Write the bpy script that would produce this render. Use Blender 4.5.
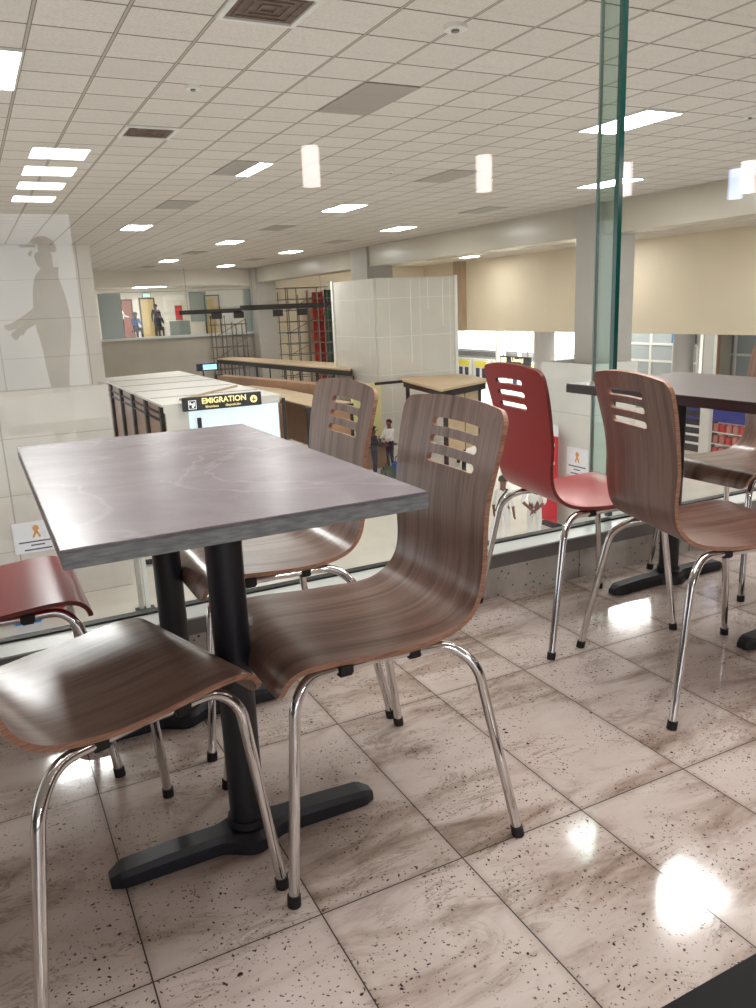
import bpy, bmesh, math, random
from mathutils import Vector, Matrix
random.seed(7)
PI = math.pi
S = bpy.context.scene
C = S.collection
for o in list(bpy.data.objects): bpy.data.objects.remove(o)

# ------------------------------------------------------------------ camera
YAW, PITCH, ROLL, FPX = math.radians(26.477), 0.2465, -0.0419, 790.4
def to_uv(v):
    a, b = math.cos(YAW), math.sin(YAW)
    return Vector((v[0]*a + v[1]*b, -v[0]*b + v[1]*a, v[2]))
cf = Vector((0, math.cos(PITCH), -math.sin(PITCH))); cu = Vector((0, math.sin(PITCH), math.cos(PITCH))); cx = Vector((1, 0, 0))
cr = math.cos(ROLL)*cx + math.sin(ROLL)*cu; cu = -math.sin(ROLL)*cx + math.cos(ROLL)*cu
cr, cu, cf = to_uv(cr), to_uv(cu), to_uv(cf)
cam = bpy.data.cameras.new('camera'); camo = bpy.data.objects.new('camera', cam); C.objects.link(camo)
M3 = Matrix((cr, cu, -cf)).transposed()
camo.matrix_world = Matrix.Translation((0, 0, 1.10)) @ M3.to_4x4()
cam.sensor_fit = 'VERTICAL'; cam.sensor_height = 36; cam.lens = FPX*36/1008
cam.clip_start = 0.05; cam.clip_end = 300
S.camera = camo

# ------------------------------------------------------------------ world and exposure
w = bpy.data.worlds.new('world'); S.world = w; w.use_nodes = True
bg = w.node_tree.nodes['Background']; bg.inputs[0].default_value = (.965, .98, 1.0, 1); bg.inputs[1].default_value = 1.5
S.view_settings.view_transform = 'Standard'; S.view_settings.look = 'None'
S.view_settings.gamma = 1; S.view_settings.exposure = 0.17; S.view_settings.use_curve_mapping = False
PANEL_L = 46.0      # radiance of the ceiling light panels
CEIL = 3.16; LOW = -4.4; GV = 2.47; GU = 2.33
def area(name, loc, sx, sy, power, col=(1, .975, .95), down=True):
    l = bpy.data.lights.new(name, 'AREA'); l.shape = 'RECTANGLE'; l.size = sx; l.size_y = sy; l.energy = power; l.color = col
    o = bpy.data.objects.new(name, l); C.objects.link(o); o.location = loc
    return o
# unseen area lights added to brighten the seating, corridor and lower hall
area('seating_fill_light', (1.6, 1.3, CEIL-.06), 3.0, 1.2, 60)
area('seating_fill_light', (5.0, 1.4, CEIL-.06), 1.8, 1.2, 42)
area('corridor_fill_light', (10, 45, 2.6), 6, 2, 170)
area('lower_hall_fill_light', (30, 34, -.6), 6, 16, 700)

# ------------------------------------------------------------------ materials
def srgb(r, g, b):
    f = lambda c: (c/255/12.92) if c/255 <= .04045 else ((c/255+.055)/1.055)**2.4
    return (f(r), f(g), f(b), 1)
class NT:
    def __init__(s, name):
        s.m = bpy.data.materials.new(name); s.m.use_nodes = True; s.t = s.m.node_tree; s.b = s.t.nodes['Principled BSDF']
    def n(s, ty, **k):
        x = s.t.nodes.new('ShaderNode'+ty)
        for a, v in k.items():
            if a[0] == '_': x.inputs[int(a[1:])].default_value = v
            else: setattr(x, a, v)
        return x
    def l(s, a, b): s.t.links.new(a, b)
    def math(s, op, a, b=None, c=None):
        x = s.n('Math', operation=op)
        for i, v in enumerate((a, b, c)):
            if v is None: continue
            if hasattr(v, 'links'): s.l(v, x.inputs[i])
            else: x.inputs[i].default_value = v
        return x.outputs[0]
    def ramp(s, fac, stops):
        x = s.n('ValToRGB'); e = x.color_ramp.elements
        while len(e) < len(stops): e.new(.5)
        for i, (p, c) in enumerate(stops): e[i].position = p; e[i].color = c
        s.l(fac, x.inputs[0]); return x.outputs[0]
    def mix(s, fac, a, b, mode='MIX'):
        x = s.n('Mix', data_type='RGBA', blend_type=mode)
        for i, v in ((0, fac), (6, a), (7, b)):
            if hasattr(v, 'links'): s.l(v, x.inputs[i])
            else: x.inputs[i].default_value = v
        return x.outputs[2]
    def bump(s, h, st=.2, d=.002):
        x = s.n('Bump'); x.inputs['Strength'].default_value = st; x.inputs['Distance'].default_value = d
        s.l(h, x.inputs['Height']); s.l(x.outputs[0], s.b.inputs['Normal'])
def plain(name, col, rough=.5, metal=0, spec=.5, noise=0, scale=8, **k):
    t = NT(name); t.b.inputs['Roughness'].default_value = rough; t.b.inputs['Metallic'].default_value = metal
    t.b.inputs['Specular IOR Level'].default_value = spec
    if noise:
        g = t.n('TexCoord'); nz = t.n('TexNoise'); nz.inputs['Scale'].default_value = scale; nz.inputs['Detail'].default_value = 4
        t.l(g.outputs['Object'], nz.inputs[0])
        dk = tuple(c*(1-noise) for c in col[:3])+(1,)
        t.l(t.ramp(nz.outputs[0], [(.3, dk), (.7, col)]), t.b.inputs[0])
    else: t.b.inputs[0].default_value = col
    for a, v in k.items(): t.b.inputs[a.replace('_', ' ')].default_value = v
    return t.m
def glow(name, col, st):
    t = NT(name); t.b.inputs[0].default_value = (.8, .8, .8, 1)
    t.b.inputs['Emission Color'].default_value = col; t.b.inputs['Emission Strength'].default_value = st
    return t.m
def glass(name, tint, ior=1.5, rough=0.0):
    t = NT(name); out = t.t.nodes['Material Output']; t.t.nodes.remove(t.b)
    tr = t.n('BsdfTransparent'); tr.inputs[0].default_value = tint
    gl = t.n('BsdfGlossy'); gl.inputs['Roughness'].default_value = rough; gl.inputs[0].default_value = (1, 1, 1, 1)
    fr = t.n('Fresnel'); ge = t.n('NewGeometry'); t.l(t.math('ADD', ior, t.math('MULTIPLY', ge.outputs['Backfacing'], 1/ior-ior)), fr.inputs[0])
    mx = t.n('MixShader'); t.l(fr.outputs[0], mx.inputs[0]); t.l(tr.outputs[0], mx.inputs[1]); t.l(gl.outputs[0], mx.inputs[2])
    t.l(mx.outputs[0], out.inputs[0]); return t.m

def mat_floor():
    t = NT('speckled_granite_tiles'); g = t.n('TexCoord'); sp = t.n('SeparateXYZ'); t.l(g.outputs['Object'], sp.inputs[0])
    X, Y = sp.outputs[0], sp.outputs[1]
    fu = t.math('DIVIDE', t.math('SUBTRACT', X, .122), .3116); fv = t.math('DIVIDE', t.math('SUBTRACT', Y, 1.178), .6178)
    iu, iv = t.math('FLOOR', fu), t.math('FLOOR', fv)
    ru, rv = t.math('SUBTRACT', fu, iu), t.math('SUBTRACT', fv, iv)
    du = t.math('MULTIPLY', t.math('SUBTRACT', .5, t.math('ABSOLUTE', t.math('SUBTRACT', ru, .5))), .3116)
    dv = t.math('MULTIPLY', t.math('SUBTRACT', .5, t.math('ABSOLUTE', t.math('SUBTRACT', rv, .5))), .6178)
    d = t.math('MINIMUM', du, dv)
    cell = t.n('CombineXYZ'); t.l(iu, cell.inputs[0]); t.l(iv, cell.inputs[1])
    wn = t.n('TexWhiteNoise'); wn.noise_dimensions = '3D'; t.l(cell.outputs[0], wn.inputs[0])
    off = t.n('VectorMath', operation='SCALE'); t.l(wn.outputs['Color'], off.inputs[0]); off.inputs[3].default_value = 20
    co = t.n('VectorMath', operation='ADD'); t.l(g.outputs['Object'], co.inputs[0]); t.l(off.outputs[0], co.inputs[1])
    mp = t.n('Mapping'); mp.inputs['Rotation'].default_value = (0, 0, .5); mp.inputs['Scale'].default_value = (1.6, 4.6, 1); t.l(co.outputs[0], mp.inputs[0])
    n1 = t.n('TexNoise'); n1.inputs['Scale'].default_value = 1.5; n1.inputs['Detail'].default_value = 7; n1.inputs['Roughness'].default_value = .66; n1.inputs['Distortion'].default_value = .5
    t.l(mp.outputs[0], n1.inputs[0])
    base = t.ramp(n1.outputs[0], [(.30, srgb(120, 102, 88)), (.40, srgb(172, 155, 144)), (.51, srgb(204, 190, 182)), (.75, srgb(217, 206, 200))])
    # darker taupe tiles here and there
    base = t.mix(t.math('MULTIPLY', t.math('POWER', wn.outputs[0], 2.2), .35), base, srgb(160, 142, 122))
    # thin broken dark veins
    n2 = t.n('TexNoise'); n2.inputs['Scale'].default_value = 2.4; n2.inputs['Detail'].default_value = 9; n2.inputs['Roughness'].default_value = .7; n2.inputs['Distortion'].default_value = 1.0
    t.l(mp.outputs[0], n2.inputs[0])
    vein = t.math('SUBTRACT', 1, t.math('MINIMUM', 1, t.math('MULTIPLY', t.math('ABSOLUTE', t.math('SUBTRACT', n2.outputs[0], .5)), 42)))
    n2b = t.n('TexNoise'); n2b.inputs['Scale'].default_value = 5; t.l(co.outputs[0], n2b.inputs[0])
    vm = t.math('MULTIPLY', vein, t.ramp(n2b.outputs[0], [(.50, (0, 0, 0, 1)), (.63, (1, 1, 1, 1))]))
    base = t.mix(t.math('MULTIPLY', vm, .6), base, srgb(112, 92, 76))
    # garnet specks, irregular
    wob = t.n('TexNoise'); wob.inputs['Scale'].default_value = 90; t.l(co.outputs[0], wob.inputs[0])
    wv = t.n('VectorMath', operation='SCALE'); t.l(wob.outputs['Color'], wv.inputs[0]); wv.inputs[3].default_value = .016
    co2 = t.n('VectorMath', operation='ADD'); t.l(co.outputs[0], co2.inputs[0]); t.l(wv.outputs[0], co2.inputs[1])
    for sc, lo, hi, keep in ((62, .14, .24, .58), (125, .16, .30, .50)):
        vo = t.n('TexVoronoi'); vo.inputs['Scale'].default_value = sc; t.l(co2.outputs[0], vo.inputs[0])
        spk = t.ramp(vo.outputs['Distance'], [(lo, (1, 1, 1, 1)), (hi, (0, 0, 0, 1))])
        sx = t.n('SeparateXYZ'); t.l(vo.outputs['Color'], sx.inputs[0])
        k = t.math('GREATER_THAN', sx.outputs[0], keep)
        m = t.n('TexNoise'); m.inputs['Scale'].default_value = 7; t.l(co.outputs[0], m.inputs[0])
        mk = t.ramp(m.outputs[0], [(.38, (0, 0, 0, 1)), (.52, (1, 1, 1, 1))])
        base = t.mix(t.math('MULTIPLY', t.math('MULTIPLY', spk, k), mk), base, srgb(58, 38, 34))
    grout = t.math('LESS_THAN', d, .0014)
    soft = t.ramp(d, [(.0, (1, 1, 1, 1)), (.018, (0, 0, 0, 1))])
    base = t.mix(t.math('MULTIPLY', soft, .28), base, srgb(110, 92, 74))
    base = t.mix(grout, base, srgb(52, 40, 34))
    t.l(base, t.b.inputs[0])
    nb = t.n('TexNoise'); nb.inputs['Scale'].default_value = 35; t.l(g.outputs['Object'], nb.inputs[0])
    t.bump(t.math('ADD', t.math('MULTIPLY', nb.outputs[0], .25), t.math('MULTIPLY', grout, -1)), .06, .002)
    rr = t.math('ADD', .09, t.math('MULTIPLY', grout, .5)); t.l(rr, t.b.inputs['Roughness'])
    t.b.inputs['Specular IOR Level'].default_value = .42
    return t.m

def mat_ceiling():
    t = NT('suspended_ceiling_tiles'); g = t.n('TexCoord'); sp = t.n('SeparateXYZ'); t.l(g.outputs['Object'], sp.inputs[0])
    def dist(X, o, s):
        f = t.math('DIVIDE', t.math('SUBTRACT', X, o), s); r = t.math('FRACT', f)
        return t.math('MULTIPLY', t.math('SUBTRACT', .5, t.math('ABSOLUTE', t.math('SUBTRACT', r, .5))), s)
    du, dv = dist(sp.outputs[0], .13, .6), dist(sp.outputs[1], 6.765, .6)
    f1 = t.math('FLOOR', t.math('DIVIDE', t.math('SUBTRACT', sp.outputs[0], .13), .6)); f2 = t.math('FLOOR', t.math('DIVIDE', t.math('SUBTRACT', sp.outputs[1], 6.765), .6))
    cb = t.n('CombineXYZ'); t.l(f1, cb.inputs[0]); t.l(f2, cb.inputs[1]); wn = t.n('TexWhiteNoise'); t.l(cb.outputs[0], wn.inputs[0])
    nz = t.n('TexNoise'); nz.inputs['Scale'].default_value = 60; nz.inputs['Detail'].default_value = 5; t.l(g.outputs['Object'], nz.inputs[0])
    col = t.ramp(nz.outputs[0], [(.35, srgb(208, 201, 193)), (.65, srgb(222, 216, 209))])
    col = t.mix(t.math('MULTIPLY', wn.outputs[0], .22), col, srgb(188, 181, 172))
    col = t.mix(t.math('LESS_THAN', du, .017), col, srgb(122, 112, 101))
    col = t.mix(t.math('LESS_THAN', dv, .011), col, srgb(104, 92, 82))
    col = t.mix(t.math('LESS_THAN', du, .010), col, srgb(176, 168, 156))
    t.l(col, t.b.inputs[0]); t.b.inputs['Roughness'].default_value = .8
    t.bump(nz.outputs[0], .25, .004); return t.m

def mat_wood(name, dark, mid, light, rough=.3, coat=.35):
    t = NT(name); g = t.n('UVMap'); mp = t.n('Mapping'); mp.inputs['Scale'].default_value = (1, .055, 1); t.l(g.outputs[0], mp.inputs[0])
    oi = t.n('ObjectInfo'); cb = t.n('CombineXYZ'); t.l(t.math('MULTIPLY', oi.outputs['Random'], 9), cb.inputs[0]); t.l(cb.outputs[0], mp.inputs['Location'])
    n1 = t.n('TexNoise'); n1.inputs['Scale'].default_value = 26; n1.inputs['Detail'].default_value = 6; n1.inputs['Roughness'].default_value = .62; n1.inputs['Distortion'].default_value = .4
    n2 = t.n('TexNoise'); n2.inputs['Scale'].default_value = 120; n2.inputs['Detail'].default_value = 3
    t.l(mp.outputs[0], n1.inputs[0]); t.l(mp.outputs[0], n2.inputs[0])
    c = t.ramp(n1.outputs[0], [(.30, dark), (.46, mid), (.56, light), (.72, mid)])
    c = t.mix(t.math('MULTIPLY', t.math('GREATER_THAN', n2.outputs[0], .57), .25), c, dark)
    t.l(c, t.b.inputs[0]); t.b.inputs['Roughness'].default_value = rough; t.b.inputs['Coat Weight'].default_value = coat; t.b.inputs['Coat Roughness'].default_value = .22
    return t.m

def mat_table():
    t = NT('grey_veined_laminate'); g = t.n('TexCoord')
    mp = t.n('Mapping'); mp.inputs['Rotation'].default_value = (0, 0, .9); mp.inputs['Scale'].default_value = (1, 1.5, 1); t.l(g.outputs['Object'], mp.inputs[0])
    n1 = t.n('TexNoise'); n1.inputs['Scale'].default_value = 3.2; n1.inputs['Detail'].default_value = 8; n1.inputs['Roughness'].default_value = .65; n1.inputs['Distortion'].default_value = .8
    t.l(mp.outputs[0], n1.inputs[0])
    c = t.ramp(n1.outputs[0], [(.3, srgb(132, 124, 130)), (.5, srgb(144, 136, 143)), (.75, srgb(155, 148, 156))])
    n2 = t.n('TexNoise'); n2.inputs['Scale'].default_value = 1.6; n2.inputs['Detail'].default_value = 6; n2.inputs['Distortion'].default_value = 1.6; t.l(mp.outputs[0], n2.inputs[0])
    v = t.math('SUBTRACT', 1, t.math('MINIMUM', 1, t.math('MULTIPLY', t.math('ABSOLUTE', t.math('SUBTRACT', n2.outputs[0], .52)), 70)))
    c = t.mix(t.math('MULTIPLY', v, .28), c, srgb(186, 180, 186))
    t.l(c, t.b.inputs[0]); t.b.inputs['Roughness'].default_value = .27; t.b.inputs['Specular IOR Level'].default_value = .65
    t.bump(n1.outputs[0], .05, .002); return t.m
def mat_streak(name, a, b, vec=(2, 2, 60), rough=.5, sc=3):
    t = NT(name); g = t.n('TexCoord'); mp = t.n('Mapping'); mp.inputs['Scale'].default_value = vec; t.l(g.outputs['Object'], mp.inputs[0])
    n = t.n('TexNoise'); n.inputs['Scale'].default_value = sc; n.inputs['Detail'].default_value = 6; t.l(mp.outputs[0], n.inputs[0])
    t.l(t.ramp(n.outputs[0], [(.35, a), (.65, b)]), t.b.inputs[0]); t.b.inputs['Roughness'].default_value = rough; return t.m
def mat_granite_skirt():
    t = NT('granite_skirting'); g = t.n('TexCoord')
    n = t.n('TexNoise'); n.inputs['Scale'].default_value = 5; n.inputs['Detail'].default_value = 6; t.l(g.outputs['Object'], n.inputs[0])
    c = t.ramp(n.outputs[0], [(.35, srgb(150, 142, 130)), (.5, srgb(186, 180, 170)), (.7, srgb(205, 200, 192))])
    vo = t.n('TexVoronoi'); vo.inputs['Scale'].default_value = 60; t.l(g.outputs['Object'], vo.inputs[0])
    sx = t.n('SeparateXYZ'); t.l(vo.outputs['Color'], sx.inputs[0])
    m = t.math('MULTIPLY', t.ramp(vo.outputs['Distance'], [(.16, (1, 1, 1, 1)), (.3, (0, 0, 0, 1))]), t.math('GREATER_THAN', sx.outputs[0], .7))
    c = t.mix(m, c, srgb(60, 50, 46))
    sp = t.n('SeparateXYZ'); t.l(g.outputs['Object'], sp.inputs[0])
    fr = t.math('FRACT', t.math('DIVIDE', t.math('SUBTRACT', sp.outputs[0], .205), .6178))
    c = t.mix(t.math('LESS_THAN', fr, .005), c, srgb(60, 50, 44))
    t.l(c, t.b.inputs[0]); t.b.inputs['Roughness'].default_value = .2; return t.m
def mat_perf():
    t = NT('perforated_grille'); g = t.n('TexCoord'); vo = t.n('TexVoronoi'); vo.inputs['Randomness'].default_value = 0; vo.inputs['Scale'].default_value = 16
    t.l(g.outputs['Object'], vo.inputs[0])
    t.l(t.ramp(vo.outputs['Distance'], [(.2, srgb(210, 205, 196)), (.28, srgb(160, 153, 145))]), t.b.inputs[0]); t.b.inputs['Roughness'].default_value = .5; return t.m
def mat_panelled(name, col, line, su, sz, rough=.4):
    t = NT(name); g = t.n('TexCoord'); sp = t.n('SeparateXYZ'); t.l(g.outputs['Object'], sp.inputs[0])
    h = t.math('ADD', sp.outputs[0], sp.outputs[1])
    a = t.math('LESS_THAN', t.math('FRACT', t.math('DIVIDE', h, su)), .012); b = t.math('LESS_THAN', t.math('FRACT', t.math('DIVIDE', sp.outputs[2], sz)), .012)
    n = t.n('TexNoise'); n.inputs['Scale'].default_value = 1.2; n.inputs['Detail'].default_value = 4; t.l(g.outputs['Object'], n.inputs[0])
    c = t.ramp(n.outputs[0], [(.3, tuple(x*.9 for x in col[:3])+(1,)), (.7, col)])
    t.l(t.mix(t.math('MAXIMUM', a, b), c, line), t.b.inputs[0]); t.b.inputs['Roughness'].default_value = rough; return t.m

M = {
 'floor': mat_floor(), 'ceil': mat_ceiling(), 'skirt': mat_granite_skirt(), 'perf': mat_perf(), 'table': mat_table(),
 'wood': mat_wood('walnut_laminate', srgb(92, 66, 55), srgb(130, 101, 88), srgb(150, 121, 107)),
 'wood_b': mat_wood('walnut_laminate_reddish', srgb(84, 54, 45), srgb(114, 80, 69), srgb(132, 98, 86)),
 'red': plain('red_laminate', srgb(164, 6, 24), .28, 0, .35),
 'ply': mat_streak('beech_ply_edge', srgb(148, 106, 86), srgb(190, 144, 120), (8, 8, 90), .45, 4),
 'ply_red': mat_streak('red_stained_ply_edge', srgb(96, 38, 36), srgb(132, 62, 54), (8, 8, 90), .45, 4),
 'chrome': plain('polished_chrome', (.70, .69, .69, 1), .08, 1),
 'rubber': plain('black_rubber', srgb(26, 25, 26), .6),
 'post': plain('black_powder_coat', srgb(34, 36, 44), .42, 0, .5, .12, 60),
 'post_b': plain('black_powder_coat_matt', srgb(24, 23, 26), .5, 0, .5, .12, 60),
 'tedge': mat_streak('grey_woodgrain_edge_band', srgb(124, 130, 134), srgb(156, 161, 163), (9, 9, 50), .45, 4),
 'table_b': plain('dark_brown_laminate', srgb(84, 74, 72), .3, 0, .6, .2, 14), 'tedge_b': plain('dark_brown_edge_band', srgb(50, 38, 36), .45),
 'metal_grey': plain('grey_metal_channel', srgb(128, 124, 122), .4, .3), 'sill': plain('pale_sill_metal', srgb(205, 210, 206), .3, 0, .5, .05, 3),
 'black': plain('black_gasket', srgb(15, 15, 16), .5), 'glass': glass('clear_glass', (.975, .985, .98, 1)),
 'fin': glass('green_tinted_glass', (.74, .84, .80, 1)), 'finedge': plain('dark_green_glass_edge', srgb(14, 74, 66), .15, 0, .8),
 'finedge_l': plain('pale_green_glass_edge', srgb(120, 134, 128), .15, 0, .8),
 'beige': plain('beige_paint', srgb(230, 216, 190), .55, 0, .5, .05, .8), 'cream': plain('cream_paint', srgb(226, 218, 204), .5, 0, .5, .04, 1),
 'taupe': plain('taupe_paint', srgb(120, 108, 98), .6),
 'beam': plain('satin_cream_panel', srgb(184, 176, 160), .26, 0, .5, .04, 1), 'column': plain('satin_grey_panel', srgb(172, 166, 156), .28, 0, .5, .05, 2),
 'low_floor': plain('polished_cream_floor', srgb(222, 217, 206), .22, 0, .5, .05, 2),
 'concrete': plain('greyish_render', srgb(178, 170, 156), .5, 0, .5, .1, 1.2), 'white_wall': mat_panelled('white_wall_panels', srgb(212, 206, 196), srgb(168, 160, 150), 2.4, 1.1),
 'hoard': mat_panelled('white_hoarding_boards', srgb(212, 208, 196), srgb(234, 231, 222), 1.22, 1.3), 'hoard2': mat_panelled('white_hoarding_panels', srgb(216, 214, 206), srgb(186, 184, 178), 2.2, 1.6),
 'light': glow('light_diffuser', (1, .99, .975, 1), PANEL_L), 'frame_w': plain('white_enamel', srgb(220, 218, 212), .4),
 'plywood': plain('plywood', srgb(206, 182, 148), .6, 0, .4, .15, 3), 'brownply': plain('brown_plywood', srgb(172, 134, 104), .6, 0, .4, .15, 3), 'darksteel': plain('dark_steel', srgb(44, 40, 40), .5, .3),
 'rust': plain('rusty_scaffold_tube', srgb(110, 100, 92), .5, .4), 'white': plain('white_gloss', srgb(236, 234, 228), .35), 'roof': plain('off_white_board', srgb(244, 241, 234), .5, 0, .5, .06, 1.5),
 'blueglow': glow('lit_pale_blue_glass', (.58, .80, .95, 1), .68), 'sign': plain('black_sign_face', srgb(18, 18, 16), .35), 'yellow': glow('lit_yellow_letters', srgb(244, 216, 30), .9),
 'whiteink': glow('lit_white_symbol', (.8, .8, .8, 1), .8), 'yellowpanel': plain('pale_yellow_board', srgb(226, 220, 160), .5),
 'haze_glow': glow('white_haze_glow', (.86, .92, 1, 1), 1.6), 'lampglass': glow('frosted_lamp_glass', (1, .82, .81, 1), 8), 'lampblue': glow('bluish_lamp_glass', (.45, .6, 1, 1), 8),
 'cap': plain('brushed_lamp_cap', srgb(120, 116, 112), .3, .8), 'paper': plain('white_paper', srgb(232, 232, 236), .5), 'orange': plain('orange_ink', srgb(216, 150, 70), .5), 'ink': plain('dark_ink', srgb(50, 54, 80), .6),
 'redboard': plain('red_board', srgb(206, 44, 58), .45), 'blue': plain('blue_plastic', srgb(40, 110, 190), .4), 'redp': plain('red_plastic', srgb(190, 40, 42), .4), 'teal': plain('greenish_glass_panel', srgb(156, 166, 160), .15, 0, .7),
 'door_r': plain('reddish_door', srgb(150, 88, 70), .45), 'door_y': plain('yellowish_door', srgb(196, 170, 116), .45), 'doorframe': plain('dark_door_frame', srgb(66, 56, 44), .5), 'green': plain('green_net', srgb(34, 84, 66), .7), 'exit': glow('green_exit_face', srgb(40, 190, 120), 1.0),
 'winglass': plain('grey_window_glass', srgb(176, 184, 186), .12, 0, .7), 'stepblack': plain('black_step_nosing', srgb(16, 15, 14), .6, 0, .2, .3, 20),
 'skin': plain('brown_skin', srgb(112, 74, 58), .5), 'hair': plain('black_hair', srgb(20, 17, 16), .7), 'pack': plain('pink_packets', srgb(206, 122, 112), .5, 0, .5, .4, 30),
 'navy': plain('navy_sign', srgb(34, 44, 140), .4), 'dirty': plain('dirty_vent', srgb(110, 88, 74), .7, 0, .5, .35, 9), 'silver': plain('brushed_steel', srgb(170, 168, 166), .3, .9),
}
def cloth(name, r, g, b): return plain(name, srgb(r, g, b), .8)

# ------------------------------------------------------------------ mesh helpers
def link(name, me, mats, parent=None):
    o = bpy.data.objects.new(name, me); C.objects.link(o)
    for m in (mats if isinstance(mats, (list, tuple)) else [mats]): me.materials.append(m)
    if parent: o.parent = parent
    return o
def fin(bm, name, mats, parent=None, smooth=False, angle=40):
    bmesh.ops.recalc_face_normals(bm, faces=bm.faces[:])
    if smooth:
        for f in bm.faces: f.smooth = True
        for e in bm.edges:
            if len(e.link_faces) == 2 and e.calc_face_angle(0) > math.radians(angle): e.smooth = False
    me = bpy.data.meshes.new(name); bm.to_mesh(me); bm.free(); return link(name, me, mats, parent)
def B(bm, x0, x1, y0, y1, z0, z1, mi=0, rot=None, bev=0):
    vs = bmesh.ops.create_cube(bm, size=1)['verts']
    mt = Matrix.Translation(((x0+x1)/2, (y0+y1)/2, (z0+z1)/2)) @ Matrix.Diagonal((x1-x0, y1-y0, z1-z0, 1))
    bmesh.ops.transform(bm, matrix=mt, verts=vs)
    fs = {f for v in vs for f in v.link_faces}
    for f in fs: f.material_index = mi
    if bev:
        es = {e for f in fs for e in f.edges}
        r = bmesh.ops.bevel(bm, geom=list(es), offset=bev, segments=2, affect='EDGES'); vs = {v for f in r['faces'] for v in f.verts} | {v for v in vs if v.is_valid}
    if rot: bmesh.ops.transform(bm, matrix=rot, verts=list(vs))
    return vs
def box(name, x0, x1, y0, y1, z0, z1, mat, parent=None, bev=0):
    bm = bmesh.new(); B(bm, x0, x1, y0, y1, z0, z1, 0, None, bev); return fin(bm, name, mat, parent)
def CYL(bm, p, q, r, seg=16, r2=None):
    p, q = Vector(p), Vector(q); d = q-p
    vs = bmesh.ops.create_cone(bm, cap_ends=True, segments=seg, radius1=r, radius2=r if r2 is None else r2, depth=d.length)['verts']
    bmesh.ops.transform(bm, matrix=Matrix.Translation((p+q)/2) @ d.to_track_quat('Z', 'Y').to_matrix().to_4x4(), verts=vs)
    return vs
def cyl(name, p, q, r, mat, parent=None, seg=24, r2=None):
    bm = bmesh.new(); CYL(bm, p, q, r, seg, r2); return fin(bm, name, mat, parent, True)
def smooth_path(pts, rad=.04, n=6):
    pts = [Vector(p) for p in pts]; out = [pts[0]]
    for a, b, c in zip(pts, pts[1:], pts[2:]):
        u, v = (a-b), (c-b); r = min(rad, u.length*.48, v.length*.48); s, e = b+u.normalized()*r, b+v.normalized()*r
        for i in range(n+1):
            t = i/n; out.append(s*(1-t)**2 + b*2*t*(1-t) + e*t*t)
    out.append(pts[-1]); return out
def TUBE(bm, pts, r, seg=12):
    pts = [Vector(p) for p in pts]; rings = []; up = None
    for i, p in enumerate(pts):
        t = (pts[min(i+1, len(pts)-1)]-pts[max(i-1, 0)]).normalized()
        if up is None: up = t.orthogonal().normalized()
        up = (up - t*up.dot(t)).normalized(); s = t.cross(up)
        rings.append([bm.verts.new(p + (up*math.cos(a)+s*math.sin(a))*r) for a in [2*PI*k/seg for k in range(seg)]])
    for a, b in zip(rings, rings[1:]):
        for k in range(seg): bm.faces.new((a[k], a[(k+1) % seg], b[(k+1) % seg], b[k]))
    bm.faces.new(rings[0][::-1]); bm.faces.new(rings[-1])
def tube(name, pts, r, mat, parent=None, seg=12):
    bm = bmesh.new(); TUBE(bm, pts, r, seg); return fin(bm, name, mat, parent, True, 60)
def tag(o, label, cat, group=None):
    o['label'] = label; o['category'] = cat
    if group: o['group'] = group
    return o
def struct(o): o['kind'] = 'structure'; return o
def thing(name, label, cat, loc=(0, 0, 0), rz=0, group=None):
    o = bpy.data.objects.new(name, None); C.objects.link(o); o.empty_display_size = .1
    o.location = loc; o.rotation_euler = (0, 0, rz); return tag(o, label, cat, group)
def dup(root, loc, rz, label, group=None):
    def cp(o, par):
        n = o.copy(); C.objects.link(n); n.parent = par
        for ch in o.children: cp(ch, n)
        return n
    r = cp(root, None); r.location = loc; r.rotation_euler = (0, 0, rz); r['label'] = label
    if group: r['group'] = group
    return r
def text_mesh(name, s, size, mat, parent, loc, rot=(PI/2, 0, 0), ext=.004, bold=.0, align='CENTER'):
    cu_ = bpy.data.curves.new(name, 'FONT'); cu_.body = s; cu_.size = size; cu_.extrude = ext; cu_.offset = bold; cu_.align_x = align; cu_.align_y = 'CENTER'
    tmp = bpy.data.objects.new(name, cu_); C.objects.link(tmp); dg = bpy.context.evaluated_depsgraph_get()
    me = bpy.data.meshes.new_from_object(tmp.evaluated_get(dg)); bpy.data.objects.remove(tmp)
    me.materials.clear(); o = link(name, me, mat, parent); o.location = loc; o.rotation_euler = rot; return o

# ------------------------------------------------------------------ THE SETTING
struct(box('floor', -7, 12, -14, 2.75, -.3, 0, M['floor']))
struct(box('floor', -20, 50, 2.75, 60, LOW-.3, LOW, M['low_floor']))
struct(box('ceiling', -12, 24, -14, 48, CEIL, CEIL+.2, M['ceil']))
struct(box('trim_1', -6.5, 10, 2.345, 2.49, .0, .115, M['skirt']))                 # granite kerb
struct(box('trim_2', -6.5, 10, 2.35, 2.49, .115, .166, M['metal_grey']))           # metal channel
struct(box('trim_3', -6.5, 10, 2.348, 2.484, .166, .172, M['sill']))                # pale sill
struct(box('trim_4', -6.5, 10, 2.452, 2.486, .172, .179, M['black']))               # gasket
def pane(i, u0, u1):
    struct(box('window_%d' % i, u0, u1, GV, GV+.012, .179, CEIL, M['glass']))
pane(1, -6.4, -1.2); pane(2, -1.195, GU-.004); pane(3, GU+.012, 6.3)
# glass fin standing outside behind the joint of two panes
bm = bmesh.new(); B(bm, GU-.004, GU+.010, GV+.02, GV+.118, .19, CEIL); f_ = fin(bm, 'window_4', M['fin']); struct(f_)
struct(box('trim_5', GU-.008, GU+.014, GV-.002, GV+.020, .186, CEIL, M['finedge']))
struct(box('trim_6', GU-.006, GU+.010, GV+.118, GV+.125, .19, CEIL, M['finedge_l']))
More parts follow.
